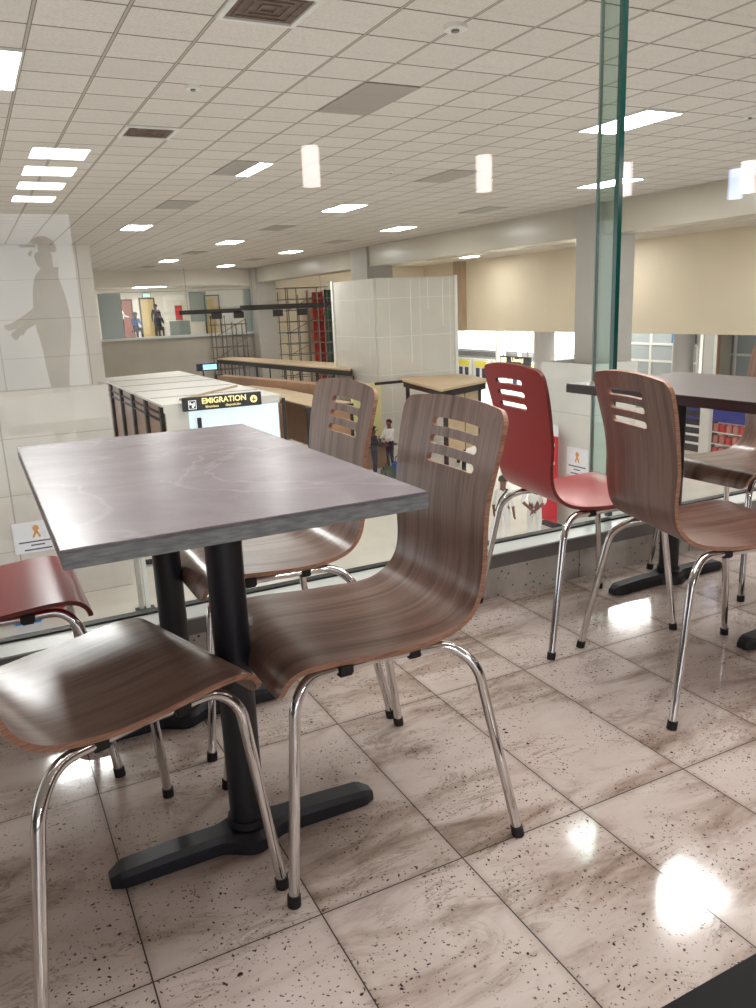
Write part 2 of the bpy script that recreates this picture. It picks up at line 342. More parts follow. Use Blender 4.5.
# mezzanine room behind the viewer
struct(box('wall_back', -7, 12, -13.2, -13, 0, CEIL, M['taupe']))
struct(box('wall_left', -7.2, -7, -13, 2.75, 0, CEIL, M['taupe']))
struct(box('wall_right', 12, 12.2, -13, 2.75, 0, CEIL, M['taupe']))
struct(box('trim_7', .55, 2.4, .60, .722, .0, .006, M['stepblack']))                # black step edge by the viewer
# hall
struct(box('wall_hall_left', -12, 3.61, 25.6, 26.2, LOW, CEIL, M['white_wall']))
struct(box('wall_far_lower', 3.0, 14.1, 40.5, 40.8, LOW, -.08, M['concrete']))
struct(box('trim_8', 3.0, 14.3, 40.35, 40.9, -.08, .03, M['sill']))
struct(box('wall_far_upper', 3.0, 14.1, 40.5, 40.8, 2.42, CEIL, M['cream']))
struct(box('trim_9', 6.0, 14.1, 40.46, 40.52, 2.14, 2.19, M['silver']))
struct(box('window_5', 6.9, 12.95, 40.62, 40.63, .03, 2.42, M['glass']))
struct(box('window_6', 12.95, 13.75, 40.5, 40.56, -.0, 2.14, M['teal']))
struct(box('window_7', 5.8, 6.85, 40.5, 40.56, .03, 2.14, M['teal']))
struct(box('trim_10', 13.75, 13.95, 40.42, 40.6, .0, 2.14, M['white']))
struct(box('wall_far_right', 14.1, 24.2, 41.0, 41.3, LOW, CEIL, M['beige']))
struct(box('wall_corridor', 3, 16, 46, 46.3, -.3, CEIL, M['cream']))
struct(box('floor_corridor', 3, 16, 40.8, 46, -.3, -.1, M['low_floor']))
struct(box('ceiling_corridor', 3, 16, 40.8, 46, 2.5, 2.6, M['frame_w']))
struct(box('wall_right_upper', 24, 24.4, 8, 41, -.43, CEIL, M['beige']))
struct(box('trim_11', 23.7, 24.0, 36.6, 37.4, -.43, CEIL, plain('tan_strip', srgb(176, 154, 126), .6)))  # darker tan strip set against the beige wall
struct(box('beam_1' if False else 'trim_12', 13.4, 14.2, 4, 40.5, 2.46, CEIL, M['beam']))
for i, (a, b) in enumerate(((14.65, 15.5), (26.8, 28.2), (39.4, 40.4))):
    struct(box('trim_%d' % (13+i), 13.3, 14.35, a, b, LOW, CEIL, M['column']))
struct(box('ceiling_lower', 24.4, 42, 8, 60, -.43, -.2, M['frame_w']))
struct(box('wall_far_low_right', 38, 38.3, 8, 60, LOW, -.43, M['white']))
struct(box('wall_hall_end', 24.2, 42, 59.5, 60, LOW, -.43, M['white']))

# ------------------------------------------------------------------ chairs
PROFILE = [(.252, .408), (.250, .424), (.240, .443), (.222, .456), (.195, .462), (.15, .462), (.10, .458), (.05, .454), (0, .452), (-.05, .4515), (-.09, .4535), (-.125, .460), (-.155, .474), (-.178, .495), (-.193, .522), (-.201, .555), (-.2045, .59), (-.206, .64), (-.210, .69), (-.217, .74), (-.227, .79), (-.239, .845), (-.253, .904)]
def catmull(P, n):
    P = [Vector((p[0], 0, p[1])) for p in P]; d = []
    for i in range(len(P)-1):
        a, b, c, e = P[max(i-1, 0)], P[i], P[i+1], P[min(i+2, len(P)-1)]
        for k in range(n):
            t = k/n; d.append(.5*((2*b)+(c-a)*t+(2*a-5*b+4*c-e)*t*t+(3*b-a-3*c+e)*t**3))
    return d+[P[-1]]
PTS = catmull(PROFILE, 8); ARC = [0]
for a, b in zip(PTS, PTS[1:]): ARC.append(ARC[-1]+(b-a).length)
LEN = ARC[-1]
def at_s(s):
    s = max(0, min(LEN, s))
    for i in range(len(ARC)-1):
        if ARC[i+1] >= s:
            t = (s-ARC[i])/(ARC[i+1]-ARC[i]); return PTS[i].lerp(PTS[i+1], t)
    return PTS[-1]
def halfw(s):
    bend = .24+.20   # arc position of the rear bend
    k = [(0, .198), (.1, .205), (.28, .205), (.42, .186), (.52, .178), (.66, .186), (.84, .200), (2, .200)]
    w0 = k[-1][1]
    for (a, x), (b, y) in zip(k, k[1:]):
        if a <= s <= b: t = (s-a)/(b-a); t = t*t*(3-2*t); w0 = x+(y-x)*t; break
    for d, r in ((LEN-s, .030), (s, .030)):
        if d < r: w0 -= r-math.sqrt(max(0, r*r-(r-d)**2))
    return w0
SL0, SL1, SR = -.066, .122, .0098
SLOTS = [LEN-.060-.040*i for i in range(3)]
def make_shell(mat, edge, parent):
    ss = set(round(LEN*i/70, 5) for i in range(71))
    for d in (.001, .0025, .005, .009, .014, .020, .026, .030): ss |= {LEN-d, d}
    ks = (-1, -.75, -.4, 0, .4, .75, 1)
    for c in SLOTS:
        ss = {s for s in ss if abs(s-c) > SR+.002}
        ss |= {c+SR*k for k in ks}
    ss = sorted(ss); NT_ = 20
    W0 = .200
    ts = sorted({round(-1+2*i/NT_, 4) for i in range(NT_+1) if abs(-1+2*i/NT_-SL0/W0) > .04 and abs(-1+2*i/NT_-SL1/W0) > .04} | {SL0/W0, SL1/W0})
    bm = bmesh.new(); uv = bm.loops.layers.uv.new('UVMap'); grid = []
    info = {}
    for s in ss:
        p = at_s(s); hw = halfw(s); row = []
        q = at_s(min(s+.004, LEN))-at_s(max(s-.004, 0)); nrm = Vector((-q.z, 0, q.x)).normalized()
        # slight dish across the back
        blend = max(0, min(1, (s-.45)/.2))
        for t in ts:
            y = t*hw
            for c in SLOTS:
                if abs(s-c) <= SR+1e-6:
                    k = (s-c)/SR; r = SR*(1-math.sqrt(max(0, 1-k*k)))
                    if abs(t-SL0/W0) < 1e-4: y = SL0+r
                    if abs(t-SL1/W0) < 1e-4: y = SL1-r
            off = .007*blend*(y/.2)**2
            v = bm.verts.new((p.x+off, y, p.z-.016*max(0, min(1, (s-LEN+.22)/.22))*(y/.2)**2)); row.append(v); info[v] = (y, s)
        grid.append(row)
    for i in range(len(ss)-1):
        for j in range(len(ts)-1):
            sm, tm = (ss[i]+ss[i+1])/2, (ts[j]+ts[j+1])/2
            if any(abs(sm-c) < SR for c in SLOTS) and SL0/W0 < tm < SL1/W0: continue
            f = bm.faces.new((grid[i][j], grid[i][j+1], grid[i+1][j+1], grid[i+1][j])); f.smooth = True
            for l in f.loops: l[uv].uv = info[l.vert]
    me = bpy.data.meshes.new('seat_shell'); bm.to_mesh(me); bm.free()
    o = link('seat_shell', me, [mat, edge], parent)
    so = o.modifiers.new('thick', 'SOLIDIFY'); so.thickness = .0108; so.offset = 0; so.material_offset_rim = 1
    o.location.x = -.017
    es = o.modifiers.new('crisp', 'EDGE_SPLIT'); es.split_angle = math.radians(50)
    return o
def make_chair(label, mat, edge, loc, rz, group=None):
    t = thing('cafe_chair', label, 'chair', loc, rz, group)
    make_shell(mat, edge, t)
    for sy in (1, -1):
        for front in (True, False):
            if front: pts = [(.03, .165*sy, .4335), (.175, .176*sy, .436), (.210, .190*sy, .395), (.25, .22*sy, .004)]
            else: pts = [(.03, .165*sy, .4335), (-.125, .183*sy, .4335), (-.172, .217*sy, .392), (-.24, .265*sy, .004)]
            lg = tube('leg', smooth_path(pts, .05, 7), .0108, M['chrome'], t)
            fx, fy = pts[-1][0], pts[-1][1]
            cyl('rubber_foot', (fx, fy, 0), (fx-(.0015 if front else -.004), fy-.002*sy, .022), .0132, M['rubber'], lg, 16)
    bm = bmesh.new()
    for sx in (.10, -.05):
        TUBE(bm, [(sx, -.16, .432), (sx, .16, .432)], .008, 10)
    fin(bm, 'cross_brace', M['rubber'], t, True)
    for sx, sy in ((.10, 1), (.10, -1), (-.05, 1), (-.05, -1)):
        box('clip', sx-.016, sx+.016, .168*sy-.018, .168*sy+.018, .420, .447, M['rubber'], t, .004)
    return t
def rzdir(dx, dy): return math.atan2(dy, dx)
ch = make_chair('brown chair on right long side of grey table, nearer the camera, facing left', M['wood'], M['ply'], (.647, 1.445, 0), PI)
def shell_x(t, x):
    for c_ in t.children:
        if c_.name.startswith('seat_shell'): c_.location.x = x
    return t
shell_x(dup(ch, (.648, 2.02, 0), PI, 'brown chair on right side of grey table, farther back beside the window'), -.026)
shell_x(dup(ch, (.092, 1.420, 0), rzdir(.955, .295), 'brown chair cut off at lower left corner of the photo'), .0)
chr_ = make_chair('red chair behind the right-hand brown chair by the glass', M['red'], M['ply_red'], (1.765, 2.035, 0), -.16); shell_x(chr_, .004)
shell_x(dup(chr_, (-.07, 2.07, 0), 0, 'red chair half seen at left edge of the grey table'), -.015)
shell_x(make_chair('brown chair seen from behind, standing before the dark brown table', M['wood_b'], M['ply'], (1.785, 1.515, 0), rzdir(.965, -.262)), -.004)
dup(ch, (2.62, 2.05, 0), PI, 'brown chair beyond the dark brown table at right edge')

# ------------------------------------------------------------------ tables
def base_bar(parent, cx_, cy_, mat):
    bm = bmesh.new(); prof = []
    for i in range(59):
        x = -.29+.01*i; a_ = abs(x); hw = .029
        if a_ < .075: hw = max(hw, .029+.034*(.5+.5*math.cos(PI*a_/.075)))
        if a_ > .265: hw -= (a_-.265)*.5
        prof.append((x, hw, .030 if a_ < .15 else .030-(a_-.15)*.05 - max(0, a_-.265)*.5))
    rings = []
    for x, hw, zt in prof:
        zt += .012
        rings.append([bm.verts.new((cx_+x, cy_+y, z)) for y, z in ((-hw, .002), (hw, .002), (hw, zt*.7), (hw*.72, zt), (-hw*.72, zt), (-hw, zt*.7))])
    for a, b in zip(rings, rings[1:]):
        for k in range(6): bm.faces.new((a[k], a[(k+1) % 6], b[(k+1) % 6], b[k]))
    bm.faces.new(rings[0]); bm.faces.new(rings[-1][::-1])
    return fin(bm, 'base_foot', mat, parent)
def make_table(label, loc, lx, ly, posts, top_m, edge_m, post_m, th=.031, H=.78):
    t = thing('cafe_table', label, 'table', loc)
    bm = bmesh.new(); B(bm, -lx/2, lx/2, -ly/2, ly/2, H-.004, H, 0, None, .0012); fin(bm, 'tabletop', top_m, t)
    box('edge_band', -lx/2, lx/2, -ly/2, ly/2, H-th, H-.0045, edge_m, t, .0015)
    for py in posts:
        cyl('post', (0+POX, py, .03), (POX, py, H-th-.008), .0365, post_m, t, 32)
        base_bar(t, POX, py, post_m)
        box('top_plate', POX-.15, POX+.15, py-.045, py+.045, H-th-.010, H-th, post_m, t)
        cyl('collar', (POX, py, .045), (POX, py, .062), .042, post_m, t, 32)
    return t
POX = .008
make_table('grey stone-look rectangular table on two black posts, nearest the camera', (.378, 1.702, 0), .607, 1.07, (-.242, .345), M['table'], M['tedge'], M['post'])
make_table('dark brown rectangular table at right edge behind the brown chair', (2.315, 1.845, 0), .60, 1.09, (-.29, .285), M['table_b'], M['tedge_b'], M['post_b'], .034)

# ------------------------------------------------------------------ ceiling fittings
def cell(m): return 7.97+4.2*m
def ceiling_light(u, v, label, du=.3, dv=.6, group='ceiling light panels over the hall'):
    t = thing('ceiling_light', label, 'ceiling light', (u, v, CEIL), 0, group)
    bm = bmesh.new()
    for a in ((-du, -du+.02, -dv, dv), (du-.02, du, -dv, dv), (-du+.02, du-.02, -dv, -dv+.02), (-du+.02, du-.02, dv-.02, dv)): B(bm, a[0], a[1], a[2], a[3], -.022, 0)
    fin(bm, 'frame', M['frame_w'], t); box('diffuser', -du+.02, du-.02, -dv+.02, dv-.02, -.016, -.004, M['light'], t)
    return t
COLN = {0: 'far left', 1: 'left', 2: 'middle', 3: 'right'}
ROWN = {0: 'nearest', 1: 'second', 2: 'third', 3: 'fourth', 4: 'fifth', 5: 'sixth', 6: 'seventh', 7: 'eighth', -1: 'overhead'}
for m in range(-1, 8):
    for k in range(4):
        u, v = .43+3.6*k, cell(m)
        if u < .5 and m > 0: continue
        if u < 4.1 and m > 3: continue
        if m == -1 and k != 1: continue
        lab = '%s column, %s row from the camera' % (COLN[k], ROWN[m])
        if (k+m) % 2 == 0:
            if k == 1 and m == 1:
                ceiling_light(u+.18, v, 'narrow bright light panel beside a grey grille, left column, second row', .12)
                box_ = box('ceiling_grille', u-.3, u+.05, v-.6, v+.6, CEIL-.012, CEIL-.001, M['perf']); tag(box_, 'grey grille panel touching a narrow light in the ceiling', 'grille')
            else: ceiling_light(u, v, 'bright rectangular ceiling light, ' + lab)
        else:
            g_ = box('ceiling_grille', u-.3, u+.3, v-.6, v+.6, CEIL-.012, CEIL-.001, M['perf'])
            tag(g_, 'grey perforated ceiling grille, ' + lab, 'grille', 'perforated grilles among the ceiling tiles')
for i, v in enumerate((12.2, 16.4, 20.6, 24.8, 29.0, 33.2, 37.4)):
    ceiling_light((18.4, 22.0)[i % 2], v, 'ceiling light beyond the cream beam, %s from the camera' % ROWN[i])
for i, v in enumerate((-6.6, -7.95, -9.35, -10.9)):
    ceiling_light(1.4, v, 'wide light panel behind the camera, mirrored in the glass, %s of four' % ('first', 'second', 'third', 'last')[i], .36, .4, 'light panels behind the camera')
for i, (u, v) in enumerate(((2.23, 5.87), (2.23, 10.07))):
    t = thing('ceiling_vent', ('dirty brown ceiling vent at top edge of the photo', 'smaller looking brown ceiling vent farther left')[i], 'vent', (u, v, CEIL))
    bm = bmesh.new()
    for a in ((-.3, -.26, -.3, .3), (.26, .3, -.3, .3), (-.26, .26, -.3, -.26), (-.26, .26, .26, .3)): B(bm, a[0], a[1], a[2], a[3], -.02, -.001)
    fin(bm, 'frame', M['frame_w'], t); box('backing', -.26, .26, -.26, .26, -.004, -.001, M['dirty'], t)
    bm = bmesh.new()
    for k in range(3):
        r = .21-.07*k
        for a in ((-r, -r+.02, -r, r), (r-.02, r, -r, r), (-r+.02, r-.02, -r, -r+.02), (-r+.02, r-.02, r-.02, r)): B(bm, a[0], a[1], a[2], a[3], -.016, -.005)
    fin(bm, 'louvre', M['dirty'], t)
def disc(u, v, label, r=.07, name='smoke_detector', cat='smoke detector'):
    t = thing(name, label, cat, (u, v, CEIL)); cyl('body', (0, 0, -.03), (0, 0, -.001), r, M['frame_w'], t, 24); cyl('tip', (0, 0, -.045), (0, 0, -.03), r*.35, M['cap'], t, 16)
disc(2.23, 8.0, 'round white smoke detector in the ceiling, left of centre')
disc(3.7, 5.75, 'flat round ceiling speaker above the middle of the photo', .09, 'ceiling_speaker', 'speaker')
disc(8.9, 7.25, 'small round detector in the ceiling near the right edge', .07)
disc(6.4, 11.9, 'small sprinkler head between the two pendant reflections', .05, 'sprinkler', 'sprinkler')
def pendant(u, v, label, mat, z=1.93, top=2.19):
    t = thing('pendant_lamp', label, 'pendant lamp', (u, v, CEIL), 0, 'tube pendants hanging over the seating')
    cyl('shade', (0, 0, z-CEIL), (0, 0, top-CEIL), .06, mat, t, 28); cyl('cap', (0, 0, top-CEIL), (0, 0, top-CEIL+.03), .04, M['cap'], t)
    cyl('cord', (0, 0, top-CEIL+.03), (0, 0, -.02), .003, M['black'], t, 8); cyl('canopy', (0, 0, -.02), (0, 0, 0), .045, M['cap'], t)
for i, (u, v, mt) in enumerate(((2.325, -.55, 'lampglass'), (3.785, -.55, 'lampglass'), (5.24, -.55, 'lampglass'), (6.62, -.55, 'lampblue'), (6.35, -.2, 'lampglass'))):
    pendant(u, v, ('pinkish tube pendant, first from the left in the glass', 'pinkish tube pendant, second from the left in the glass', 'pinkish tube pendant mirrored at the glass fin', 'bluish tube pendant at the right edge of the glass', 'pink tube pendant cut by the right edge of the photo')[i], M[mt])

# ------------------------------------------------------------------ people
def figure(label, loc, rz, joints, shirt, trousers, height=1.7, hairc='hair', sleeve=1.0, group=None, cap=None, hands=False, bulk=1.0):
    """joints: dict of local metre positions for a 1.7 m figure, x forward, y left"""
    J = dict(pelvis=(0, 0, .93), belly=(0, 0, 1.08), chest=(.0, 0, 1.27), neck=(-.01, 0, 1.44), head0=(.01, 0, 1.53), head1=(.015, 0, 1.61),
             sl=(0, .17, 1.38), el=(-.01, .23, 1.10), wl=(.05, .24, .86), sr=(0, -.17, 1.38), er=(-.01, -.23, 1.10), wr=(.05, -.24, .86),
             hl=(0, .09, .88), kl=(.02, .10, .50), al=(-.02, .11, .08), tl=(.13, .12, .03), hr=(0, -.09, .88), kr=(.02, -.10, .50), ar=(-.02, -.11, .08), tr=(.13, -.12, .03))
    J.update(joints); k = height/1.7
    R_ = dict(pelvis=.135, belly=.125, chest=.145, neck=.055, head0=.075, head1=.09, sl=.07, el=.045, wl=.028, sr=.07, er=.045, wr=.028, hl=.095, kl=.06, al=.04, tl=.035, hr=.095, kr=.06, ar=.04, tr=.035)
    R_ = {a: v*(bulk if a in ('pelvis', 'belly', 'chest', 'sl', 'sr', 'el', 'er', 'hl', 'hr', 'kl', 'kr') else 1) for a, v in R_.items()}
    E_ = [('pelvis', 'belly'), ('belly', 'chest'), ('chest', 'neck'), ('neck', 'head0'), ('head0', 'head1'), ('chest', 'sl'), ('sl', 'el'), ('el', 'wl'), ('chest', 'sr'), ('sr', 'er'), ('er', 'wr'), ('pelvis', 'hl'), ('hl', 'kl'), ('kl', 'al'), ('al', 'tl'), ('pelvis', 'hr'), ('hr', 'kr'), ('kr', 'ar'), ('ar', 'tr')]
    J = {a: Vector(v) for a, v in J.items()}
    for s, sy in (('l', 1), ('r', -1)):      # palms and five fingers each
        wv = J['w'+s]; d = (wv-J['e'+s]).normalized(); side = d.cross(Vector((1, 0, 0)));  side = side.normalized() if side.length > .2 else Vector((0, 1, 0))
        fwd = side.cross(d).normalized()
        J['p'+s] = wv+d*.06; R_['p'+s] = .030; E_.append(('w'+s, 'p'+s))
        if hands:
            for i, (o_, ln) in enumerate(((-.027, .070), (-.009, .080), (.009, .075), (.026, .058))):
                J['f%s%d' % (s, i)] = J['p'+s]+d*.045+fwd*o_; J['g%s%d' % (s, i)] = J['p'+s]+d*(.045+ln*.55)+fwd*o_+side*.022
                R_['f%s%d' % (s, i)] = .010; R_['g%s%d' % (s, i)] = .008; E_ += [('p'+s, 'f%s%d' % (s, i)), ('f%s%d' % (s, i), 'g%s%d' % (s, i))]
            J['t'+s+'h'] = J['p'+s]+fwd*-.05+d*.01; R_['t'+s+'h'] = .010; E_.append(('p'+s, 't'+s+'h'))
    names = list(J); me = bpy.data.meshes.new('body')
    me.from_pydata([J[n]*k for n in names], [(names.index(a), names.index(b)) for a, b in E_], [])
    tmp = bpy.data.objects.new('tmp', me); C.objects.link(tmp)
    tmp.modifiers.new('skin', 'SKIN'); sk = me.skin_vertices[0].data
    for i, n in enumerate(names): sk[i].radius = (R_[n]*k, R_[n]*k*(.78 if n in ('chest', 'belly', 'pelvis') else 1)); sk[i].use_root = (n == 'pelvis')
    sb = tmp.modifiers.new('sub', 'SUBSURF'); sb.levels = 2; sb.render_levels = 2
    dg = bpy.context.evaluated_depsgraph_get(); body = bpy.data.meshes.new_from_object(tmp.evaluated_get(dg)); bpy.data.objects.remove(tmp)
    t = thing('person', label, 'person', loc, rz, group)
    o = link('body', body, [M['skin'], shirt, trousers, M['rubber']], t)
    def near(c, a, b):
        a, b = J[a]*k, J[b]*k; ab = b-a; u_ = max(0, min(1, (c-a).dot(ab)/ab.length_squared)); return (c-a-ab*u_).length, u_
    segs = [('pelvis', 'belly', 1), ('belly', 'chest', 1), ('chest', 'neck', 4), ('neck', 'head0', 0), ('head0', 'head1', 0), ('chest', 'sl', 1), ('sl', 'el', 1), ('el', 'wl', 5), ('chest', 'sr', 1), ('sr', 'er', 1), ('er', 'wr', 5), ('wl', 'pl', 0), ('wr', 'pr', 0), ('pelvis', 'hl', 2), ('hl', 'kl', 2), ('kl', 'al', 2), ('al', 'tl', 3), ('pelvis', 'hr', 2), ('hr', 'kr', 2), ('kr', 'ar', 2), ('ar', 'tr', 3)]
    for p in body.polygons:
        best = min(((near(p.center, a, b), c) for a, b, c in segs), key=lambda q: q[0][0]-0)
        (dd, u_), c = best
        if c == 4: c = 1 if u_ < .75 else 0
        if c == 5: c = 1 if u_ < sleeve-.05 else 0
        p.material_index = c; p.use_smooth = True
    hc = (J['head1'])*k; hd = bmesh.new(); bmesh.ops.create_uvsphere(hd, u_segments=20, v_segments=14, radius=.108*k)
    for v in list(hd.verts):
        if v.co.z < -.045*k or (v.co.x > .05*k and v.co.z < .045*k): hd.verts.remove(v)
    bmesh.ops.transform(hd, matrix=Matrix.Translation(hc+Vector((-.012*k, 0, .012*k))), verts=hd.verts)
    if cap: B(hd, hc.x+.05*k, hc.x+.17*k, -.06*k, .06*k, hc.z+.03*k, hc.z+.045*k)
    fin(hd, 'cap' if cap else 'hair', cap or M[hairc], t, True)
    # face: nose, ears and mouth
    bm = bmesh.new(); CYL(bm, hc+Vector((.085, 0, -.005))*k, hc+Vector((.108, 0, -.04))*k, .010*k, 8, .016*k); fin(bm, 'nose', M['skin'], t, True)
    for sy in (1, -1):
        bm = bmesh.new(); bmesh.ops.create_uvsphere(bm, u_segments=10, v_segments=8, radius=.028*k); bmesh.ops.transform(bm, matrix=Matrix.Translation(hc+Vector((-.0, .092*sy, -.015))*k) @ Matrix.Diagonal((.7, .35, 1, 1)), verts=bm.verts); fin(bm, 'ear', M['skin'], t, True)
    return t
BEH = dict(el=(-.13, .25, 1.12), wl=(-.19, .05, .96), er=(-.13, -.25, 1.12), wr=(-.20, -.03, .93))
RISE = dict(el=(.13, .22, 1.15), wl=(.34, .14, 1.12), er=(.13, -.22, 1.15), wr=(.34, -.14, 1.10))
SIT = dict(pelvis=(0, 0, .50), belly=(.02, 0, .66), chest=(.04, 0, .86), neck=(.05, 0, 1.03), head0=(.07, 0, 1.12), head1=(.08, 0, 1.20), sl=(.04, .17, .97), el=(.10, .22, .72), wl=(.32, .16, .72), sr=(.04, -.17, .97), er=(.10, -.22, .72), wr=(.32, -.16, .72),
           hl=(.05, .09, .49), kl=(.42, .11, .49), al=(.40, .11, .08), tl=(.54, .12, .03), hr=(.05, -.09, .49), kr=(.42, -.11, .49), ar=(.40, -.11, .08), tr=(.54, -.12, .03))
wc, nav, drk, grey, lbl = cloth('white_cotton', 232, 230, 228), cloth('navy_cloth', 38, 44, 66), cloth('dark_cloth', 52, 48, 52), cloth('grey_cloth', 120, 116, 116), cloth('blue_cloth', 70, 110, 170)
p_ = figure('person in white short-sleeved shirt, hands clasped behind back, seen under the red chair', (10.75, 13.75, LOW), rzdir(.7, .7), BEH, wc, wc, 1.72, sleeve=.2, hands=True)
p_ = figure('person in white with a black shoulder strap, left of the one with clasped hands', (10.15, 14.1, LOW), rzdir(.8, .5), {}, wc, wc, 1.70, sleeve=.3, hands=True)
tube('strap', [(-.13, .12, .92), (-.14, .02, 1.2), (-.06, -.13, 1.43), (.08, -.1, 1.35)], .02, M['black'], p_)
figure('person in dark clothes standing by the pale yellow board', (11.1, 22.4, LOW), rzdir(.9, -.3), RISE, drk, nav, 1.75)
figure('person in white top half hidden behind the brown chair back, at a desk', (12.3, 23.0+.6, LOW), rzdir(-.9, -.2), RISE, wc, nav, 1.72)
figure('person with dark hair at the windows beyond the dark brown table', (24.6, 20.5, LOW), rzdir(-.3, .9), {}, grey, drk, 1.75)
figure('person in white shirt standing in the far upper corridor at left', (7.3, 43.5, -.1), rzdir(.9, 0), RISE, wc, drk, 1.72)
figure('person in blue leaning forward in the far upper corridor', (7.95, 43.4, -.1), rzdir(.2, -.9), SIT, lbl, nav, 1.75)
figure('person in dark clothes in front of the far corridor door', (9.45, 45.3, -.1), rzdir(0, -1), {}, nav, drk, 1.72)
figure('person in navy seated at the far corridor desk', (9.1, 43.2, -.1), rzdir(0, -1), SIT, nav, drk, 1.75)
figure('person wearing a cap, mirrored as a silhouette in the left glass', (.74, -3.15, 0), rzdir(-1, 0), dict(el=(.05, .26, 1.12), wl=(.26, .18, 1.02), er=(.05, -.26, 1.12), wr=(.24, -.16, .98)), drk, drk, 1.80, cap=drk, hands=True, bulk=1.35)
figure('person mirrored as a silhouette at the left edge of the glass', (-.25, -3.25, 0), rzdir(1, 0), RISE, drk, drk, 1.62, hands=True, bulk=1.35)
for (x, y) in ((7.95, 43.4), (9.1, 43.2)):
    t = thing('office_chair', 'dark chair in the far corridor under the person in %s' % ('blue' if x < 8.2 else 'navy'), 'chair', (x, y, -.1))
    box('seat', -.22, .22, -.22, .22, .36, .42, M['darksteel'], t, .01); cyl('post', (0, 0, .03), (0, 0, .36), .03, M['darksteel'], t); cyl('base', (0, 0, 0), (0, 0, .03), .24, M['darksteel'], t)

# ------------------------------------------------------------------ glowing panel added behind the viewer for the bright haze in the glass
t = thing('haze_glow_panel', 'added white glowing panel behind the camera, giving the haze in the left glass', 'added glow', (-1.6, -6.1, 0))
box('panel', -2.2, 2.95, -.05, .05, .25, 2.35, M['haze_glow'], t); box('glow_panel_base', -2.3, 2.83, -.06, .06, 0, .25, M['frame_w'], t)  # face and base of the added glowing panel

# ------------------------------------------------------------------ far upper corridor
def door(n, u0, u1, v, mat, z1=2.0):
    d = box('door_%d' % n, u0+.07, u1-.07, v-.05, v, -.1, z1-.07, mat); struct(d)
    bm = bmesh.new(); B(bm, u0, u0+.07, v-.08, v, -.1, z1); B(bm, u1-.07, u1, v-.08, v, -.1, z1); B(bm, u0+.07, u1-.07, v-.08, v, z1-.07, z1)
    fin(bm, 'door_frame', M['doorframe'], d)
    cyl('door_handle', (u1-.16, v-.06, .95), (u1-.16, v-.12, .95), .03, M['silver'], d, 12)
door(1, 7.45, 8.35, 46, M['door_r'], 1.95); door(2, 8.72, 9.57, 46, M['door_y'], 2.0); door(3, 12.34, 13.24, 46, M['door_y'], 2.05)
t = thing('exit_sign', 'green lit exit sign above the far corridor door', 'sign', (9.15, 45.9, 2.12)); box('housing', -.22, .22, -.03, .03, -.12, .14, M['green'], t)
box('face', -.2, .2, -.036, -.03, -.10, .12, M['exit'], t); box('arrow', -.06, .06, -.042, -.036, -.05, .06, M['whiteink'], t)
t = thing('notice_board', 'red vertical notice board on the far corridor wall', 'board', (10.85, 45.95, 1.0)); box('board', -.17, .17, -.04, .0, -.5, .5, M['redp'], t); box('frame', -.19, .19, -.03, .02, -.53, .53, M['doorframe'], t)
t = thing('window_board', 'pale green panel on the far corridor wall behind the long dark bar', 'panel', (12.0, 45.95, 1.3)); box('pane', -.5, .5, -.03, 0, -.7, .95, M['teal'], t)
t = thing('reception_desk', 'low grey-green desk in the far upper corridor', 'desk', (9.75, 42.2, -.1)); box('front', -.3, .75, 0, .05, 0, .82, M['teal'], t); box('top', -.34, .8, -.03, .5, .82, .86, M['white'], t)
for i, (u, v) in enumerate(((11.55, 42), (12.35, 42.2), (12.0, 42.8))):
    t = thing('barrier_post', 'thin dark barrier post in the far upper corridor, %s from left' % ('first', 'last', 'middle one')[i], 'post', (u, v, -.1), 0, 'barrier posts in the upper corridor')
    cyl('pole', (0, 0, .02), (0, 0, .95), .025, M['darksteel'], t, 10); cyl('base', (0, 0, 0), (0, 0, .03), .16, M['darksteel'], t, 16); cyl('head', (0, 0, .9), (0, 0, 1.0), .04, M['darksteel'], t, 10)
ceiling_light_c = thing('ceiling_light', 'light panel in the far upper corridor ceiling', 'ceiling light', (9.0, 43.6, 2.5))
box('diffuser', -.9, .7, -.3, .3, -.02, -.005, M['light'], ceiling_light_c); box('frame', -.95, .75, -.33, .33, -.012, 0, M['frame_w'], ceiling_light_c)

# ------------------------------------------------------------------ long dark bars, scaffolds, red and green sheets
t = thing('suspended_rail', 'long dark rail hanging across the far end of the hall', 'rail', (9.0, 38, 1.1))
box('bar', 0, 3.0, -.06, .06, -.08, .12, M['darksteel'], t); box('bar_extension', 2.95, 8.0, -.09, .03, .0, .24, M['darksteel'], t)
for x in (1.5, 2.6, 4.6, 5.9): box('bracket', x, x+.5, -.06, .04, -.34, -.02, M['darksteel'], t)
for x in (.4, 3.6, 7.2): cyl('hanger', (x, 0, .1), (x, 0, CEIL-1.1), .006, M['darksteel'], t, 8)
def scaffold(label, u, v, w_, d_, h, nx, base=LOW, lift=1.0):
    t = thing('scaffold_tower', label, 'scaffold', (u, v, base))
    for i in range(nx+1):
        for j in (0, 1):
            x = w_*i/nx; cyl('upright', (x, d_*j, 0), (x, d_*j, h - random.random()*.4), .028, M['rust'], t, 8)
    k = 1.0; n = 0
    while k < h:
        for j in (0, 1): cyl('ledger', (-.1, d_*j, k), (w_+.1, d_*j, k), .022, M['rust'], t, 8)
        if n % 2 == 0: cyl('diagonal_brace', (0, -.04, k), (w_, -.04, min(k+lift, h)), .018, M['rust'], t, 8)
        k += lift*.55; n += 1
    return t
scaffold('rusty scaffold tower at left below the dark rail', 11.05, 39.5, 1.6, .7, 5.1, 3)
scaffold('taller scaffold tower in front of the beige far wall', 14.4, 38.2, 2.2, 1.2, 6.5, 4)
scaffold('scaffold tower around the green sheet beside the white hoarding', 16.2, 37.6, 1.5, .9, 6.3, 2)
